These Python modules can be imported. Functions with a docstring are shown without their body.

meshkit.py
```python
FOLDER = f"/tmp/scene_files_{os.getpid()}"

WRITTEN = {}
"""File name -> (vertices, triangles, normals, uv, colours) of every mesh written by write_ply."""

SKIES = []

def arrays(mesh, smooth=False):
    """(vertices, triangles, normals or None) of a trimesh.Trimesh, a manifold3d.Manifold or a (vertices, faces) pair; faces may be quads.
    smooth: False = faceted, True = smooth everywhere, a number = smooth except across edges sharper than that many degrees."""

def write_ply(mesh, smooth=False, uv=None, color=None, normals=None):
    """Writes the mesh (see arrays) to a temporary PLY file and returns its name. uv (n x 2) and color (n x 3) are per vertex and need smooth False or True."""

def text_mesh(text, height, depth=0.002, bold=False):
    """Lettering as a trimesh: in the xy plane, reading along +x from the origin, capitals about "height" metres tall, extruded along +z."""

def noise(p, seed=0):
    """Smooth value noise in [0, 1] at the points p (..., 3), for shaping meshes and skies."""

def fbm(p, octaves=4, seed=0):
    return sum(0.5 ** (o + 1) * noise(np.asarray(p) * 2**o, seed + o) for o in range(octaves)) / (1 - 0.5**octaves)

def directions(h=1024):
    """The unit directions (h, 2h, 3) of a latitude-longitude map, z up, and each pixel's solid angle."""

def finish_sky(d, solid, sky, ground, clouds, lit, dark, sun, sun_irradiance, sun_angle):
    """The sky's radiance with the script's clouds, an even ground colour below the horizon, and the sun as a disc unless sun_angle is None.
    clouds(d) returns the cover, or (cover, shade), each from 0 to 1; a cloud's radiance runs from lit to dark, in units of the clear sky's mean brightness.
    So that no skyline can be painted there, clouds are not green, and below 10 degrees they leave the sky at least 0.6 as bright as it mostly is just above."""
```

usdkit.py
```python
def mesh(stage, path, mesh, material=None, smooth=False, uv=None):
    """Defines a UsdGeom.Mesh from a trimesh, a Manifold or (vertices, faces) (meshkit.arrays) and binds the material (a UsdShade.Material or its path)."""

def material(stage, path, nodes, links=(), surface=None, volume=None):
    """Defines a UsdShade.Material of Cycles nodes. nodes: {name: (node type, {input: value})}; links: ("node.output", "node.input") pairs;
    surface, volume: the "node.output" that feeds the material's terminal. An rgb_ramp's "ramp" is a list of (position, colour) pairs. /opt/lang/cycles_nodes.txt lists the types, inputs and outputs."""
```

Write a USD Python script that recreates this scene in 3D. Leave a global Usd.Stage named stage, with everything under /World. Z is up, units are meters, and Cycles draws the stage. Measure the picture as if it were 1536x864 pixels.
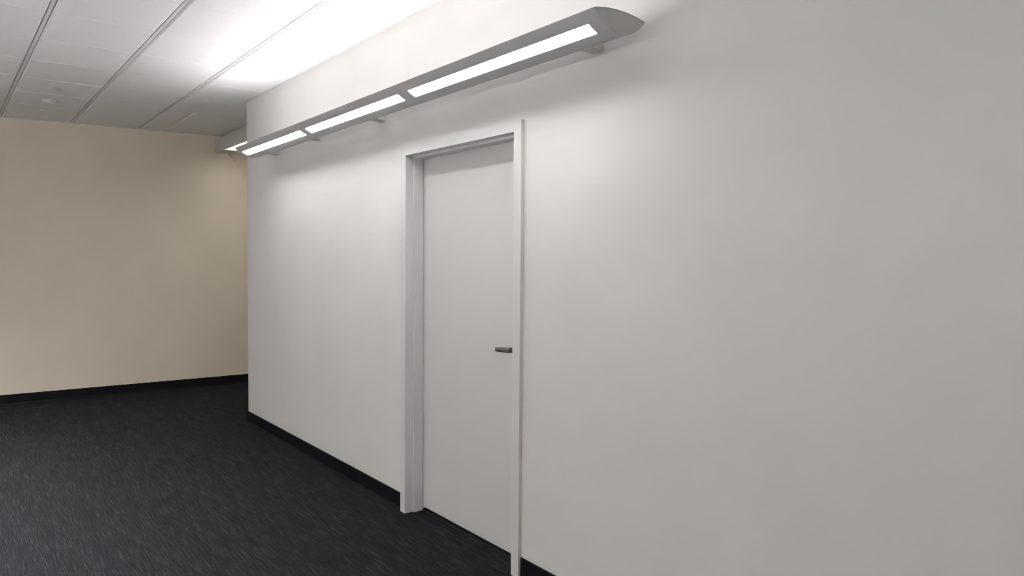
import math, random
import numpy as np, trimesh, manifold3d as m3, usdkit
from shapely.geometry import Polygon, box as sbox
from pxr import Usd, UsdGeom, UsdLux, Gf, Sdf

random.seed(7)
stage = Usd.Stage.CreateInMemory()
UsdGeom.SetStageUpAxis(stage, UsdGeom.Tokens.z)
UsdGeom.SetStageMetersPerUnit(stage, 1.0)
UsdGeom.Xform.Define(stage, '/World')

# ------------------------------------------------------------------ camera, exposure, light levels
EXPOSURE = 0.27
UP_LIGHT = 3.6          # radiance of the wall light's flat uplight lens
OUT_LIGHT = 21.0        # radiance of its slanted uplight lens, turned away from the wall
DOWN_LIGHT = 38.0        # radiance of its louvred downlight panes
UNSEEN_WALL_UP = 24.0      # uplight of unseen wall lights behind the camera, placed to light the ceiling
UNSEEN_WALL_DOWN = 50.0    # and their downlight
UNSEEN_CEILING_LIGHT = 120.0    # unseen louvred ceiling lights behind the camera, placed to light the walls
COVE_LIGHT = 9.0        # lit underside of the cove in the recess
FPX, CXO, CYO = 994.63, 165.0, -18.91       # focal length and lens shift in pixels (the photo is an off-centre crop)
CAM = (0.0, -2.2279, 1.5494)
F = (-0.8291676, 0.5581348, -0.0310896)
R = (0.5583557, 0.8295996, 0.0018643)
U = (-0.0268325, 0.0158133, 0.9995149)
cam = UsdGeom.Camera.Define(stage, '/World/camera')
AP = 36.0
cam.CreateHorizontalApertureAttr(AP)
cam.CreateVerticalApertureAttr(AP * 864 / 1536)
cam.CreateFocalLengthAttr(AP * FPX / 1536)
cam.CreateHorizontalApertureOffsetAttr(AP * CXO / 1536)
cam.CreateVerticalApertureOffsetAttr(AP * CYO / 1536)
cam.CreateExposureAttr(EXPOSURE)
cam.CreateClippingRangeAttr(Gf.Vec2f(0.05, 200))
cam.AddTransformOp().Set(Gf.Matrix4d(R[0], R[1], R[2], 0, U[0], U[1], U[2], 0, -F[0], -F[1], -F[2], 0, CAM[0], CAM[1], CAM[2], 1))

# ------------------------------------------------------------------ materials
L = '/World/Looks/'
UsdGeom.Scope.Define(stage, '/World/Looks')


def paint(name, color, rough=0.6, scale=260, bump=0.04, mottling=0.03, spec=0.5):
    c = np.array(color)
    return usdkit.material(stage, L + name, {
        'co': ('texture_coordinate', {}),
        'n': ('noise_texture', {'scale': scale, 'detail': 3}),
        'n2': ('noise_texture', {'scale': 2.2, 'detail': 4}),
        'r': ('rgb_ramp', {'ramp': [(0.3, tuple(c * (1 - mottling))), (0.7, tuple(np.minimum(c * (1 + mottling), 1)))]}),
        'b': ('bump', {'strength': bump, 'distance': 0.002}),
        'p': ('principled_bsdf', {'roughness': rough, 'specular_ior_level': spec})},
        [('co.object', 'n.vector'), ('co.object', 'n2.vector'), ('n2.fac', 'r.fac'), ('r.color', 'p.base_color'), ('n.fac', 'b.height'), ('b.normal', 'p.normal')], surface='p.BSDF')


def glow(name, color, strength):
    return usdkit.material(stage, L + name, {'e': ('emission', {'color': color, 'strength': strength})}, surface='e.emission')


def metal(name, color, rough):
    return usdkit.material(stage, L + name, {
        'co': ('texture_coordinate', {}), 'n': ('noise_texture', {'scale': 500.0, 'detail': 2}),
        'b': ('bump', {'strength': 0.03, 'distance': 0.0005}),
        'p': ('principled_bsdf', {'base_color': color, 'metallic': 1.0, 'roughness': rough})},
        [('co.object', 'n.vector'), ('n.fac', 'b.height'), ('b.normal', 'p.normal')], surface='p.BSDF')


M_WALL = paint('wall_paint', (0.715, 0.695, 0.678), 0.62)
M_BEIGE = paint('beige_paint', (0.82, 0.735, 0.61), 0.65)
M_TRIM = paint('frame_paint', (0.668, 0.662, 0.656), 0.42, 300, 0.02, 0.015)
M_DOOR = paint('door_paint', (0.635, 0.62, 0.612), 0.42, 200, 0.02, 0.015)
M_BODY = paint('grey_enamel', (0.54, 0.534, 0.538), 0.45, 400, 0.02, 0.01)
M_CAP = paint('cap_enamel', (0.5, 0.49, 0.48), 0.5, 400, 0.02, 0.01)
M_BASE = paint('black_rubber', (0.0035, 0.004, 0.0065), 0.55, 90, 0.02, 0.05, 0.2)
M_GRID = paint('grid_enamel', (0.72, 0.71, 0.70), 0.5, 200, 0.0, 0.0)
M_WHITE = paint('white_plastic', (0.7, 0.69, 0.67), 0.5, 200, 0.0, 0.0)
M_COVE = paint('cove_paint', (0.6, 0.585, 0.56), 0.55)
M_LOUVRE = paint('louvre_black', (0.04, 0.04, 0.04), 0.5, 100, 0.0, 0.0)
M_DARK = paint('gap_shade', (0.004, 0.004, 0.004), 0.9, 100, 0.0, 0.0)
M_STEEL = metal('satin_steel', (0.17, 0.167, 0.16), 0.25)
M_TILES = []
for i, t in enumerate((0.985, 1.0, 1.015)):
    c = np.array((0.87, 0.862, 0.866)) * t
    M_TILES.append(usdkit.material(stage, L + f'mineral_tile_{i}', {
        'co': ('texture_coordinate', {}), 'n': ('noise_texture', {'scale': 110.0, 'detail': 5, 'roughness': 0.7}),
        'n2': ('noise_texture', {'scale': 40.0, 'detail': 6, 'roughness': 0.8}),
        'r': ('rgb_ramp', {'ramp': [(0.3, tuple(c * 0.96)), (0.65, tuple(c))]}),
        'b': ('bump', {'strength': 0.12, 'distance': 0.002}),
        'p': ('principled_bsdf', {'roughness': 0.9, 'specular_ior_level': 0.2})},
        [('co.object', 'n.vector'), ('co.object', 'n2.vector'), ('n2.fac', 'r.fac'), ('r.color', 'p.base_color'), ('n.fac', 'b.height'), ('b.normal', 'p.normal')], surface='p.BSDF'))
# carpet: dark charcoal loop pile with pale dashes running along x
M_CARPET = usdkit.material(stage, L + 'charcoal_carpet', {
    'co': ('texture_coordinate', {}),
    'm1': ('mapping', {'scale': (6.0, 210.0, 1.0)}), 'n1': ('noise_texture', {'scale': 1.0, 'detail': 2, 'roughness': 0.6}),
    'm2': ('mapping', {'scale': (60.0, 230.0, 1.0)}), 'n2': ('noise_texture', {'scale': 1.0, 'detail': 3, 'roughness': 0.7}),
    'm3': ('mapping', {'scale': (2.5, 14.0, 1.0)}), 'n3': ('noise_texture', {'scale': 1.0, 'detail': 3}),
    'r1': ('rgb_ramp', {'ramp': [(0.30, (0.005, 0.005, 0.0063)), (0.5, (0.011, 0.011, 0.0128)), (0.62, (0.022, 0.022, 0.025)), (0.76, (0.06, 0.06, 0.063))]}),
    'r2': ('rgb_ramp', {'ramp': [(0.35, (0.45, 0.45, 0.45)), (0.65, (1.35, 1.35, 1.35))]}),
    'r3': ('rgb_ramp', {'ramp': [(0.35, (0.8, 0.8, 0.83)), (0.65, (1.15, 1.13, 1.12))]}),
    'x': ('mix', {'mix_type': 'multiply', 'fac': 1.0}), 'y': ('mix', {'mix_type': 'multiply', 'fac': 1.0}),
    'b': ('bump', {'strength': 0.5, 'distance': 0.004}),
    'p': ('principled_bsdf', {'roughness': 0.95, 'specular_ior_level': 0.15})},
    [('co.object', 'm1.vector'), ('m1.vector', 'n1.vector'), ('co.object', 'm2.vector'), ('m2.vector', 'n2.vector'), ('co.object', 'm3.vector'), ('m3.vector', 'n3.vector'),
     ('n1.fac', 'r1.fac'), ('n2.fac', 'r2.fac'), ('n3.fac', 'r3.fac'), ('r1.color', 'x.color1'), ('r2.color', 'x.color2'), ('x.color', 'y.color1'), ('r3.color', 'y.color2'),
     ('y.color', 'p.base_color'), ('n2.fac', 'b.height'), ('b.normal', 'p.normal')], surface='p.BSDF')
M_UP = glow('uplight_glow', (1.0, 0.985, 0.98), UP_LIGHT)
M_OUT = glow('slanted_uplight_glow', (1.0, 0.985, 0.985), OUT_LIGHT)
M_UP2 = glow('unseen_uplight_glow', (1.0, 0.985, 0.98), UNSEEN_WALL_UP)
M_DOWN2 = glow('unseen_downlight_glow', (1.0, 0.99, 0.985), UNSEEN_WALL_DOWN)
M_DOWN = glow('downlight_glow', (1.0, 0.99, 0.985), DOWN_LIGHT)
M_UNSEEN_CEILING = glow('unseen_ceiling_glow', (1.0, 0.985, 0.975), UNSEEN_CEILING_LIGHT)
M_COVELIT = glow('cove_glow', (1.0, 0.95, 0.87), COVE_LIGHT)

# ------------------------------------------------------------------ helpers
used = {}


def numbered(parent, name):
    k = used.get((parent, name), 0)
    used[(parent, name)] = k + 1
    return f'{parent}/{name}' + (f'_{k:03d}' if k else '')


def tag(prim, **kw):
    for k, v in kw.items():
        prim.SetCustomDataByKey(k, v)
    return prim


def thing(name, loc=(0, 0, 0), rot=None, **kw):
    x = UsdGeom.Xform.Define(stage, numbered('/World', name))
    x.AddTranslateOp().Set(Gf.Vec3d(*loc))
    if rot:
        x.AddRotateXYZOp().Set(Gf.Vec3f(*rot))
    tag(x.GetPrim(), **kw)
    return x.GetPrim()


def part(parent, name, mesh, mat, smooth=False, **kw):
    path = numbered(str(parent.GetPath()) if parent is not None else '/World', name)
    p = usdkit.mesh(stage, path, mesh, mat, smooth=smooth).GetPrim()
    tag(p, **kw)
    return p


def bx(x0, x1, y0, y1, z0, z1):
    return m3.Manifold.cube([x1 - x0, y1 - y0, z1 - z0]).translate([x0, y0, z0])


def rbx(x0, x1, y0, y1, z0, z1, r=0.002):
    """A box with chamfered edges."""
    pts = []
    for a in (0, 1, 2):
        lo, hi = np.array([x0, y0, z0], float), np.array([x1, y1, z1], float)
        for b in range(3):
            if b != a:
                lo[b] += r
                hi[b] -= r
        pts += [(x, y, z) for x in (lo[0], hi[0]) for y in (lo[1], hi[1]) for z in (lo[2], hi[2])]
    return m3.Manifold.hull_points(np.array(pts))


def prism_x(poly, x0, x1):
    """A (y, z) polygon swept along x."""
    c = m3.CrossSection([np.array(poly, float)], m3.FillRule.NonZero)
    g = c.extrude(x1 - x0)
    return g.transform(np.array([[0, 0, 1, x0], [1, 0, 0, 0], [0, 1, 0, 0]], float))


def prism_z(poly, z0, z1):
    return m3.CrossSection([np.array(poly, float)], m3.FillRule.NonZero).extrude(z1 - z0).translate([0, 0, z0])


def lathe(profile, n=40):
    return trimesh.creation.revolve(np.array(profile, float), sections=n)


# ------------------------------------------------------------------ the room
H = 2.9393                      # underside of the ceiling tiles
XC = -5.873                     # outside corner where the grey wall ends
BX0, BS = -7.747, 0.0864        # beige end wall: x = BX0 + BS * y (not quite square to the grey wall)
YS, YN, XE = -4.1, 2.2, 2.4     # the wall behind the camera, the back of the recess, the far right end
bxl = lambda y: BX0 + BS * y
XL, FR = -3.2952, 0.05          # door frame's left edge, face width
XR = XL + 2 * FR + 0.914
DH = 2.134
WT = 0.15                       # thickness of the grey wall
room = Polygon([(bxl(YS), YS), (XE, YS), (XE, 0), (XC, 0), (XC, YN), (bxl(YN), YN)])
hall = Polygon([(bxl(YS) - .2, YS - .1), (XE + .1, YS - .1), (XE + .1, YN + .1), (bxl(YN) - .2, YN + .1)])

part(None, 'floor', prism_z(list(hall.exterior.coords)[:-1][::1], -0.05, 0.0), M_CARPET, kind='structure', category='floor',
     label='dark charcoal carpet floor with fine pale streaks running along the grey wall')

# grey wall with the doorway cut out and an eased outside corner
g = bx(XC, XE, 0, WT, 0, H + .05) - bx(XL + .012, XR - .012, -1, 1, -1, DH + FR - .012)
g = g - m3.Manifold.cube([.03, .03, 6], True).rotate([0, 0, 45]).translate([XC, 0, 1.5])
part(None, 'wall_right', g, M_WALL, kind='structure', category='wall', label='long pale grey painted wall that holds the door and the long wall light')
part(None, 'wall_recess', bx(XC, XC + WT, WT, YN, 0, H + .05), M_WALL, kind='structure', category='wall', label='hidden return of the grey wall into the recess')
part(None, 'wall_left', prism_z([(bxl(YS) - .12, YS - .1), (bxl(YS), YS - .1), (bxl(YN), YN + .1), (bxl(YN) - .12, YN + .1)], 0, H + .05), M_BEIGE,
     kind='structure', category='wall', label='warm beige end wall on the left beyond the corner of the grey wall')
part(None, 'wall_back', bx(bxl(YN), XE, YN, YN + .1, 0, H + .05), M_BEIGE, kind='structure', category='wall', label='back wall of the recess, out of view')
part(None, 'wall_near', bx(bxl(YS), XE, YS - .1, YS, 0, H + .05), M_WALL, kind='structure', category='wall', label='wall behind the camera, out of view')
part(None, 'wall_far', bx(XE, XE + .1, YS - .1, YN + .1, 0, H + .05), M_WALL, kind='structure', category='wall', label='end wall to the right, out of view')

# rubber baseboards: 100 mm tall with a small toe at the carpet
BHT = 0.1016
prof = lambda s: [(0, 0), (s * -.011, 0), (s * -.011, .003), (s * -.0065, .012), (s * -.006, BHT - .003), (s * -.0035, BHT), (0, BHT)]


def base_run(name, x0, x1, label):
    b = prism_x(prof(1)[::-1], x0, x1)
    return part(None, name, b, M_BASE, kind='structure', category='baseboard', label=label)


base_run('baseboard_right', XC - .006, XL, 'black rubber baseboard along the grey wall left of the door')
base_run('baseboard_right', XR, XE, 'black rubber baseboard along the grey wall right of the door')
bl = prism_x([(y, z) for y, z in prof(1)[::-1]], 0, YN - YS)
a = math.atan(BS)
bl = bl.rotate([0, 0, 90]).rotate([0, 0, -math.degrees(a)]).translate([bxl(YS), YS, 0])
part(None, 'baseboard_left', bl, M_BASE, kind='structure', category='baseboard', label='black rubber baseboard along the beige end wall')

# ------------------------------------------------------------------ suspended ceiling
ceil = thing('ceiling', kind='structure', category='ceiling', label='white suspended ceiling of square mineral tiles with recessed grid lines')
part(ceil, 'ceiling_deck', prism_z(list(hall.exterior.coords)[:-1], H + .02, H + .06), M_GRID)
YA = lambda x: -1.8287 + .0207 * (x + 7.725)
YB = lambda x: -1.188 + .0104 * (x + 7.822)
cols = [lambda x: YS - .01, lambda x: -3.65, lambda x: -3.03, lambda x: -2.41, YA, YB, lambda x: -.515, lambda x: 0.42]
rows = [-8.3, -7.62, -7.08, -6.535, -6.01, -5.445, -4.88, -4.325] + [-4.325 + .5575 * k for k in range(1, 14)]
RV = 0.0165                     # half of a recessed grid line
wide = room.union(sbox(XC, 0, XC, 0))
seam = -.262
RECESS_TILES = Polygon([(bxl(-1), -.6), (XC, -.6), (XC, .385), (bxl(.385), .385)])


def tile(poly):
    poly = poly.intersection(wide.buffer(-.001, join_style=2)).simplify(.0005)
    if poly.is_empty or poly.area < .004 or poly.geom_type != 'Polygon':
        return
    pts = []
    for off, z in ((-.0006, H + .007), (-.0006, H + .018), (-.011, H)):
        q = poly.buffer(off, join_style=2)
        if q.is_empty or q.geom_type != 'Polygon':
            return
        pts += [(x, y, z) for x, y in list(q.exterior.coords)[:-1]]
    part(ceil, 'ceiling_tile', m3.Manifold.hull_points(np.array(pts)), random.choice(M_TILES))


for i in range(len(cols) - 1):
    lo, hi = cols[i], cols[i + 1]
    for x0, x1 in zip(rows[:-1], rows[1:]):
        ylo, yhi = (lambda x: lo(x) + RV), (lambda x: hi(x) - RV)
        if i == len(cols) - 2:
            yhi = lambda x: .385 if x <= XC else -.004
            for c0, c1 in ((x0, min(x1, XC)), (max(x0, XC), x1)):
                if c1 - c0 < .02:
                    continue
                top = .385 if c1 <= XC + 1e-6 else -.004
                if c1 <= -6.5:
                    tile(sbox(c0, lo(c0) + RV, c1, seam - .008))
                    tile(sbox(c0, seam + .008, c1, top))
                else:
                    tile(sbox(c0, lo(c0) + RV, c1, top))
        else:
            tile(Polygon([(x0, ylo(x0)), (x1, ylo(x1)), (x1, yhi(x1)), (x0, yhi(x0))]))
for f in cols[1:-1]:
    x0, x1 = bxl(f(-7.8)) + .001, XE - .001
    w = .0105
    part(ceil, 'grid_bar', m3.Manifold.hull_points(np.array([(x, f(x) + s * w, z) for x in (x0, x1) for s in (-1, 1) for z in (H + .005, H + .0205)])), M_GRID)
part(ceil, 'grid_bar', bx(bxl(seam) + .001, -6.535, seam - .005, seam + .005, H + .008, H + .0205), M_GRID)
# thin wall angle where the ceiling meets the grey wall
part(None, 'trim_1', bx(XC, XE, -.012, 0, H - .001, H + .002), M_WHITE, kind='structure', category='trim', label='thin white angle trim between the ceiling and the grey wall')

# ------------------------------------------------------------------ the doorway
dr = thing('door_1', kind='structure', category='door', label='flush pale grey door in a painted steel frame below the long wall light')
PJ = -.02                       # how far the frame stands off the wall
YSTOP, YD = 0.035, 0.105        # where the stop starts; face of the door


def frame_poly(side):
    """Frame profile in (x, y), for the left jamb (side 1) or mirrored for the right one."""
    x = XL if side > 0 else XR
    p = [(0, PJ), (FR, PJ), (FR, YSTOP), (FR + .014, YSTOP), (FR + .014, YD - .003), (FR, YD - .003), (FR, WT + .02), (.0, WT + .02), (0, WT), (.013, WT), (.013, 0), (0, 0)]
    p = [(x + side * u, v) for u, v in p]
    return p if side > 0 else p[::-1]


def jamb(side):
    m = prism_z(frame_poly(side), 0, DH + FR)
    x = XL if side > 0 else XR
    # mitre at the top
    cut = m3.Manifold.hull_points(np.array([(x - side * .001, y, DH + FR + .001) for y in (-1, 1)] + [(x + side * .2, y, DH + FR + .001) for y in (-1, 1)] + [(x + side * .2, y, DH + FR - .2 + .001) for y in (-1, 1)]))
    return m - cut


def head():
    p = frame_poly(1)
    z = [(y, DH + FR - (x - XL)) for x, y in p]
    m = prism_x(z, XL, XR)
    for side, x in ((1, XL), (-1, XR)):
        cut = m3.Manifold.hull_points(np.array([(x, y, DH + FR) for y in (-1, 1)] + [(x + side * .2, y, DH + FR - .2) for y in (-1, 1)] + [(x, y, DH + FR - .2) for y in (-1, 1)]))
        m = m - cut
    return m


part(dr, 'frame_jamb', jamb(1), M_TRIM)
part(dr, 'frame_jamb', jamb(-1), M_TRIM)
part(dr, 'frame_head', head(), M_TRIM)
part(dr, 'door_leaf', rbx(XL + FR + .0025, XR - FR - .0025, YD, YD + .044, .022, DH - .003, .002), M_DOOR)
part(dr, 'gap_shade_strip', bx(XL + FR, XR - FR, YD - .01, YD + .06, 0, .003), M_DARK, label='black strip painted for the shade in the gap under the door')  # black colour stands in for the shade under the door leaf

# lever handle: a flat bar that runs left from a round rose and turns in to the door
LX, LZ = -2.418, 1.077
path = [(LX, YD - .006), (LX, .066), (LX - .003, .054), (LX - .011, .046), (LX - .022, .0425), (LX - .06, .041), (LX - .098, .0405)]
lev = []
for k, (x, y) in enumerate(path):
    h = (.011, .0125, .0135, .0138, .0135, .0125, .0115)[k]
    t = .0045 if k > 1 else .008
    tx = np.array(path[min(k + 1, len(path) - 1)]) - np.array(path[max(k - 1, 0)])
    tx = tx / np.linalg.norm(tx)
    n = np.array([-tx[1], tx[0]])
    ring = []
    for q in range(16):
        an = q * math.pi / 8
        cx_, cz_ = math.copysign(abs(math.cos(an)) ** .5, math.cos(an)), math.copysign(abs(math.sin(an)) ** .5, math.sin(an))
        ring.append((x + n[0] * t * cx_, y + n[1] * t * cx_, LZ - .007 * max(0, (LX - x) / .1) + h * cz_))
    lev.append(ring)
m = m3.Manifold()
for r0, r1 in zip(lev[:-1], lev[1:]):
    m = m + m3.Manifold.hull_points(np.array(r0 + r1))
hd = part(dr, 'lever_handle', m, M_STEEL, 40, label='dark satin steel lever handle')
rose = lathe([(0, 0), (.026, 0), (.026, .005), (.024, .007), (0.012, .0075), (0.011, .02), (0, .02)], 40)
rose.apply_transform(trimesh.transformations.rotation_matrix(math.pi / 2, [1, 0, 0]))
rose.apply_translation([LX, YD, LZ])
part(hd, 'rose', rose, M_STEEL, 40)

# ------------------------------------------------------------------ the long wall light
X1, X0, ZT = -1.586, -5.222, 2.427      # right end, left end, height of the lens-shaped body's two edges
LEN = X1 - X0
YF, YBK = -.341, -.06                   # front and back edge
wl = thing('wall_light', (X1, 0, ZT), (0, -.25, 0), category='wall light',
           label='long grey lens-shaped wall light with three glowing louvred windows, high above the door')


def arc(y0, y1, sag, n, off=0.0):
    """Points (y, z) of an arc from y0 to y1 that sags by |sag| (down when negative)."""
    c = (y1 - y0) / 2
    r = (c * c + sag * sag) / (2 * abs(sag))
    ym, s = (y0 + y1) / 2, math.copysign(1, sag)
    zc = s * (abs(sag) - r)
    t0 = math.asin(c / r)
    return [(ym + (r - off) * math.sin(t), zc + s * (r - off) * math.cos(t)) for t in np.linspace(-t0, t0, n)]


SAG, RISE = -.070, .0145
lens = arc(YF, YBK, SAG, 49) + arc(YF, YBK, RISE, 25)[::-1][1:-1]
LP = Polygon(lens)
shell = LP.difference(LP.buffer(-.004)).difference(sbox(YF + .03, -.02, YBK - .03, .1))
shell_pts = []


def from_poly(pg, x0, x1):
    out = m3.Manifold()
    for q in getattr(pg, 'geoms', [pg]):
        rings = [np.array(q.exterior.coords)[:-1]] + [np.array(r.coords)[:-1] for r in q.interiors]
        c = m3.CrossSection(rings, m3.FillRule.EvenOdd)
        out = out + c.extrude(x1 - x0).transform(np.array([[0, 0, 1, x0], [1, 0, 0, 0], [0, 1, 0, 0]], float))
    return out


WIN = [(-2.811, -1.647), (-4.007, -2.903), (-5.165, -4.087)]    # the three windows
WIN = [(a_ - X1, b_ - X1) for a_, b_ in WIN]
WY0, WY1 = -.303, -.253
SEAM = -4.046 - X1
body = from_poly(shell, -LEN + .006, -.006)
for a_, b_ in WIN:
    body = body - bx(a_, b_, WY0, WY1, -.2, -.012)
for s0, s1 in ((SEAM + .0008, -.006), (-LEN + .006, SEAM - .0008)):
    part(wl, 'housing', body ^ bx(s0, s1, -1, 1, -1, 1), M_BODY, 25)
cap = from_poly(LP, -.006, 0) - from_poly(LP.buffer(-.0025), -.002, .01)
part(wl, 'end_cap', cap, M_CAP, 25)
capl = from_poly(LP, -LEN, -LEN + .006) - from_poly(LP.buffer(-.0025), -LEN - .01, -LEN + .002)
part(wl, 'end_cap', capl, M_CAP, 25)
# two uplight lenses: a flat one, and a slanted one in front that throws light out over the ceiling; an unseen reflector keeps their light off the wall below
FLAT = prism_x([(-.162, -.006), (-.162, -.009), (-.103, -.009), (-.103, -.006)], -LEN + .03, -.03)
SLANT = prism_x([(-0.2450, -0.0200), (-0.2426, -0.0218), (-0.1981, 0.0367), (-0.2005, 0.0385)], -LEN + .03, -.12)
reflector = (prism_x([(-0.2518, -0.0224), (-0.2448, -0.0296), (-0.1939, 0.0373), (-0.1975, 0.0400), (-0.1986, 0.0385), (-0.1966, 0.0370), (-0.2433, -0.0244), (-0.2503, -0.0204)], -LEN + .025, -.115)
             + prism_x([(-.206, -.0125), (-.099, -.0125), (-.099, -.004), (-.102, -.004), (-.102, -.0105), (-.206, -.0105)], -LEN + .02, -.02))
part(wl, 'uplight_lens', FLAT, M_UP)
part(wl, 'uplight_lens', SLANT, M_OUT)
LIGHT_STOP = bx(-LEN + .007, -.007, -.3115, -.0895, -.0278, -.0262)  # added plate that stops pane light leaking out of the top
part(wl, 'reflector', reflector, M_WHITE)
part(wl, 'added_light_stop', LIGHT_STOP, M_WHITE)
# downlight windows: curved panes 62.5 mm apart with a grey louvre blade between each two
cy_, half = (YF + YBK) / 2, (YBK - YF) / 2
rr = (half ** 2 + SAG ** 2) / (2 * abs(SAG))
zc_ = -(abs(SAG) - rr)


def strip(y0, y1, off, th, x0, x1, n=6):
    ys = np.linspace(y0, y1, n)
    t = np.arcsin((ys - cy_) / rr)
    lo = [(cy_ + (rr - off) * math.sin(q), zc_ - (rr - off) * math.cos(q)) for q in t]
    hi = [(cy_ + (rr - off - th) * math.sin(q), zc_ - (rr - off - th) * math.cos(q)) for q in t]
    return prism_x(lo + hi[::-1], x0, x1)


for a_, b_ in WIN:
    n = 18
    step = (b_ - a_) / n
    for k in range(n):
        part(wl, 'louvre_pane', strip(WY0 - .003, WY1 + .003, .0042, .002, b_ - (k + 1) * step + .0024, b_ - k * step - .0024, 5), M_DOWN)
    for k in range(1, n):
        part(wl, 'louvre_blade', strip(WY0, WY1, .0025, .008, b_ - k * step - .0023, b_ - k * step + .0023, 5), M_BODY)
# arms to the wall
for xr in (-1.827, -3.505, -5.137):
    x = xr - X1
    part(wl, 'wall_arm', rbx(x - .059, x, -.13, -.0005, -.034, -.006, .0015), M_WHITE)
x = -4.33 - X1
part(wl, 'joint_pin', rbx(x - .016, x, -.10, -.03, -.045, -.024, .002), M_CAP)

# ------------------------------------------------------------------ the cove in the recess, past the corner
cv = thing('cove_light', (0, 0, 0), category='cove light', label='boxy white valance light with glowing underside, in the recess past the wall corner')
CX1 = XC - .02
CZ0, CZ1, CY0, CY1 = 2.744, 2.875, .325, .70
b0 = bxl(CY0) + .002
pl = lambda y0, y1, x0=None, x1=CX1: [(bxl(y0) + .002 if x0 is None else x0, y0), (x1, y0), (x1, y1), (bxl(y1) + .002 if x0 is None else x0, y1)]
part(cv, 'fascia', prism_z(pl(CY0, CY0 + .014), CZ0, CZ1), M_COVE)
part(cv, 'top_board', prism_z(pl(CY0 + .014, CY1), CZ1 - .014, CZ1), M_COVE)
part(cv, 'back_board', prism_z(pl(CY1 - .014, CY1), CZ0, CZ1 - .014), M_COVE)
part(cv, 'end_panel', prism_z([(bxl(CY0) + .002, CY0 + .014), (-7.46, CY0 + .014), (-7.36, CY1 - .014), (bxl(CY1) + .002, CY1 - .014)], CZ0 + .001, CZ0 + .085), M_COVE)
part(cv, 'diffuser', prism_z([(-7.458, CY0 + .0145), (CX1, CY0 + .0145), (CX1, CY1 - .0145), (-7.358, CY1 - .0145)], CZ0 + .085, CZ0 + .095), M_COVELIT, label='glowing warm white diffuser')
for k in range(18):
    x = -7.40 + .083 * k
    y0 = CY0 + .0145 if k > 0 else CY0 + .25
    part(cv, 'baffle', bx(x, x + .003, y0, CY1 - .0145, CZ0 + .003, CZ0 + .083), M_WHITE)
yb = .47
part(cv, 'brace', m3.Manifold.hull_points(np.array([(bxl(yb) + .0015 + dx, yb + q + dy, z) for dx in (0, .008) for q, z in ((0, CZ0), (.02, CZ0), (.085, CZ0 - .085), (.075, CZ0 - .085)) for dy in (0,)])), M_COVE)
part(None, 'trim_2', prism_z(pl(.388, CY1), CZ1, H + .019), M_COVE, kind='structure', category='bulkhead', label='short dropped bulkhead between the ceiling and the valance light')

# ------------------------------------------------------------------ ceiling fittings, each centred in its tile
def fitting(name, x, y, profile, label, category):
    t = thing(name, (x, y, H), category=category, label=label)
    return t


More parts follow.
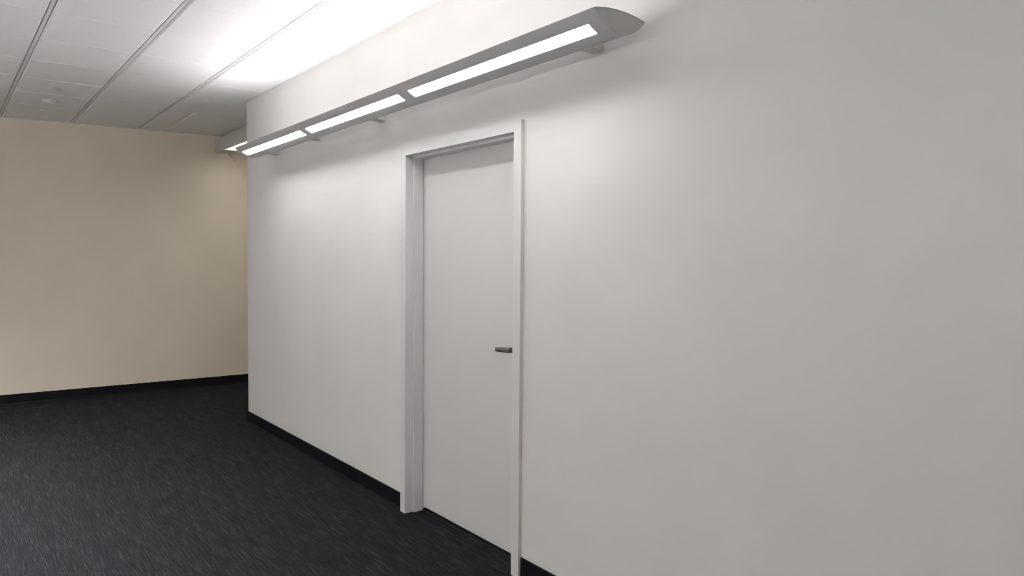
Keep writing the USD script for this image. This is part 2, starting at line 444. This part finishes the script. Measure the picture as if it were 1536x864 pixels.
d = fitting('smoke_detector', -6.806, -1.497, None, 'low round white smoke detector, the largest of the three round fittings on the ceiling', 'smoke detector')
part(d, 'gap_shade_ring', lathe([(0, 0), (.080, 0), (.080, -.002), (0, -.002)][::-1]), M_CAP, 30)
part(d, 'base_plate', lathe([(0, -.0021), (.072, -.0021), (.072, -.008), (.066, -.012), (0, -.012)][::-1]), M_WHITE, 30)
part(d, 'sensor_dome', lathe([(0, -.0121), (.056, -.0121), (.054, -.024), (.040, -.032), (0, -.034)][::-1]), M_WHITE, 30)
s = fitting('ceiling_sprinkler', -6.293, -1.494, None, 'small flat round sprinkler plate on the ceiling, nearer than the smoke detector', 'sprinkler')
part(s, 'cover_plate', lathe([(0, -.006), (.042, -.006), (.043, -.008), (.041, -.0095), (0, -.0105)][::-1]), M_WHITE, 30)
part(s, 'collar', lathe([(0, 0), (.046, 0), (.046, -.002), (.034, -.002), (.034, -.0061), (0, -.0061)][::-1]), M_CAP, 30)
s = fitting('ceiling_sprinkler', -7.326, -1.505, None, 'tiny sprinkler head on the ceiling close to the beige wall, beyond the smoke detector', 'sprinkler')
part(s, 'collar', lathe([(0, 0), (.022, 0), (.022, -.004), (0, -.005)][::-1]), M_WHITE, 30)
part(s, 'sprinkler_head', lathe([(0, -.004), (.006, -.004), (.006, -.02), (.016, -.022), (.016, -.024), (0, -.024)][::-1]), M_WHITE, 30)

# ------------------------------------------------------------------ unseen ceiling lights behind the camera, placed to light the walls
for k, (x, y) in enumerate(((-5.6, -3.1), (-4.0, -3.1), (-2.4, -3.1))):
    t = thing('unseen_louvre_light', (x, y, H), category='ceiling light', group='unseen louvre lights behind the camera', label='unseen boxy ceiling light with a deep louvre behind the camera, placed to light the walls')
    part(t, 'housing', rbx(-.63, .63, -.30, .30, -.15, -.0005) - bx(-.61, .61, -.28, .28, -1, -.02), M_WHITE)
    part(t, 'diffuser', bx(-.605, .605, -.275, .275, -.03, -.022), M_UNSEEN_CEILING)
    lv = m3.Manifold()
    for q in range(1, 11):
        lv = lv + bx(-.61 + q * .111 - .001, -.61 + q * .111 + .001, -.279, .279, -.145, -.04)
    for q in range(1, 5):
        lv = lv + bx(-.609, .609, -.28 + q * .112 - .001, -.28 + q * .112 + .001, -.145, -.04)
    part(t, 'louvre', lv, M_LOUVRE)

# unseen wall lights behind the camera, placed to light the ceiling and grey wall
first = None
for k, x in enumerate((-3.6, 0.6)):
    x = x - LEN / 2
    t = thing('wall_light', (x, YS, 1.95), (0, 0, 180), category='wall light', group='unseen wall lights behind the camera',
              label='unseen grey lens-shaped wall light behind the camera, placed to light the ceiling and grey wall')
    if first is None:
        first = t
        part(t, 'housing', body, M_BODY, 25)
        part(t, 'end_cap', cap, M_CAP, 25)
        part(t, 'end_cap', capl, M_CAP, 25)
        part(t, 'uplight_lens', FLAT, M_UP)
        part(t, 'uplight_lens', SLANT, M_UP2)
        part(t, 'reflector', reflector, M_WHITE)
        part(t, 'added_light_stop', LIGHT_STOP, M_WHITE)
        for a_, b_ in WIN:
            part(t, 'louvre_pane', strip(WY0 - .003, WY1 + .003, .0042, .002, a_, b_, 5), M_DOWN2)
        for xr in (-.24, -1.92, -3.55):
            part(t, 'wall_arm', rbx(xr - .059, xr, -.13, -.0005, -.034, -.006, .0015), M_CAP)
    else:
        t.GetReferences().AddInternalReference(first.GetPath())
        t.SetInstanceable(True)
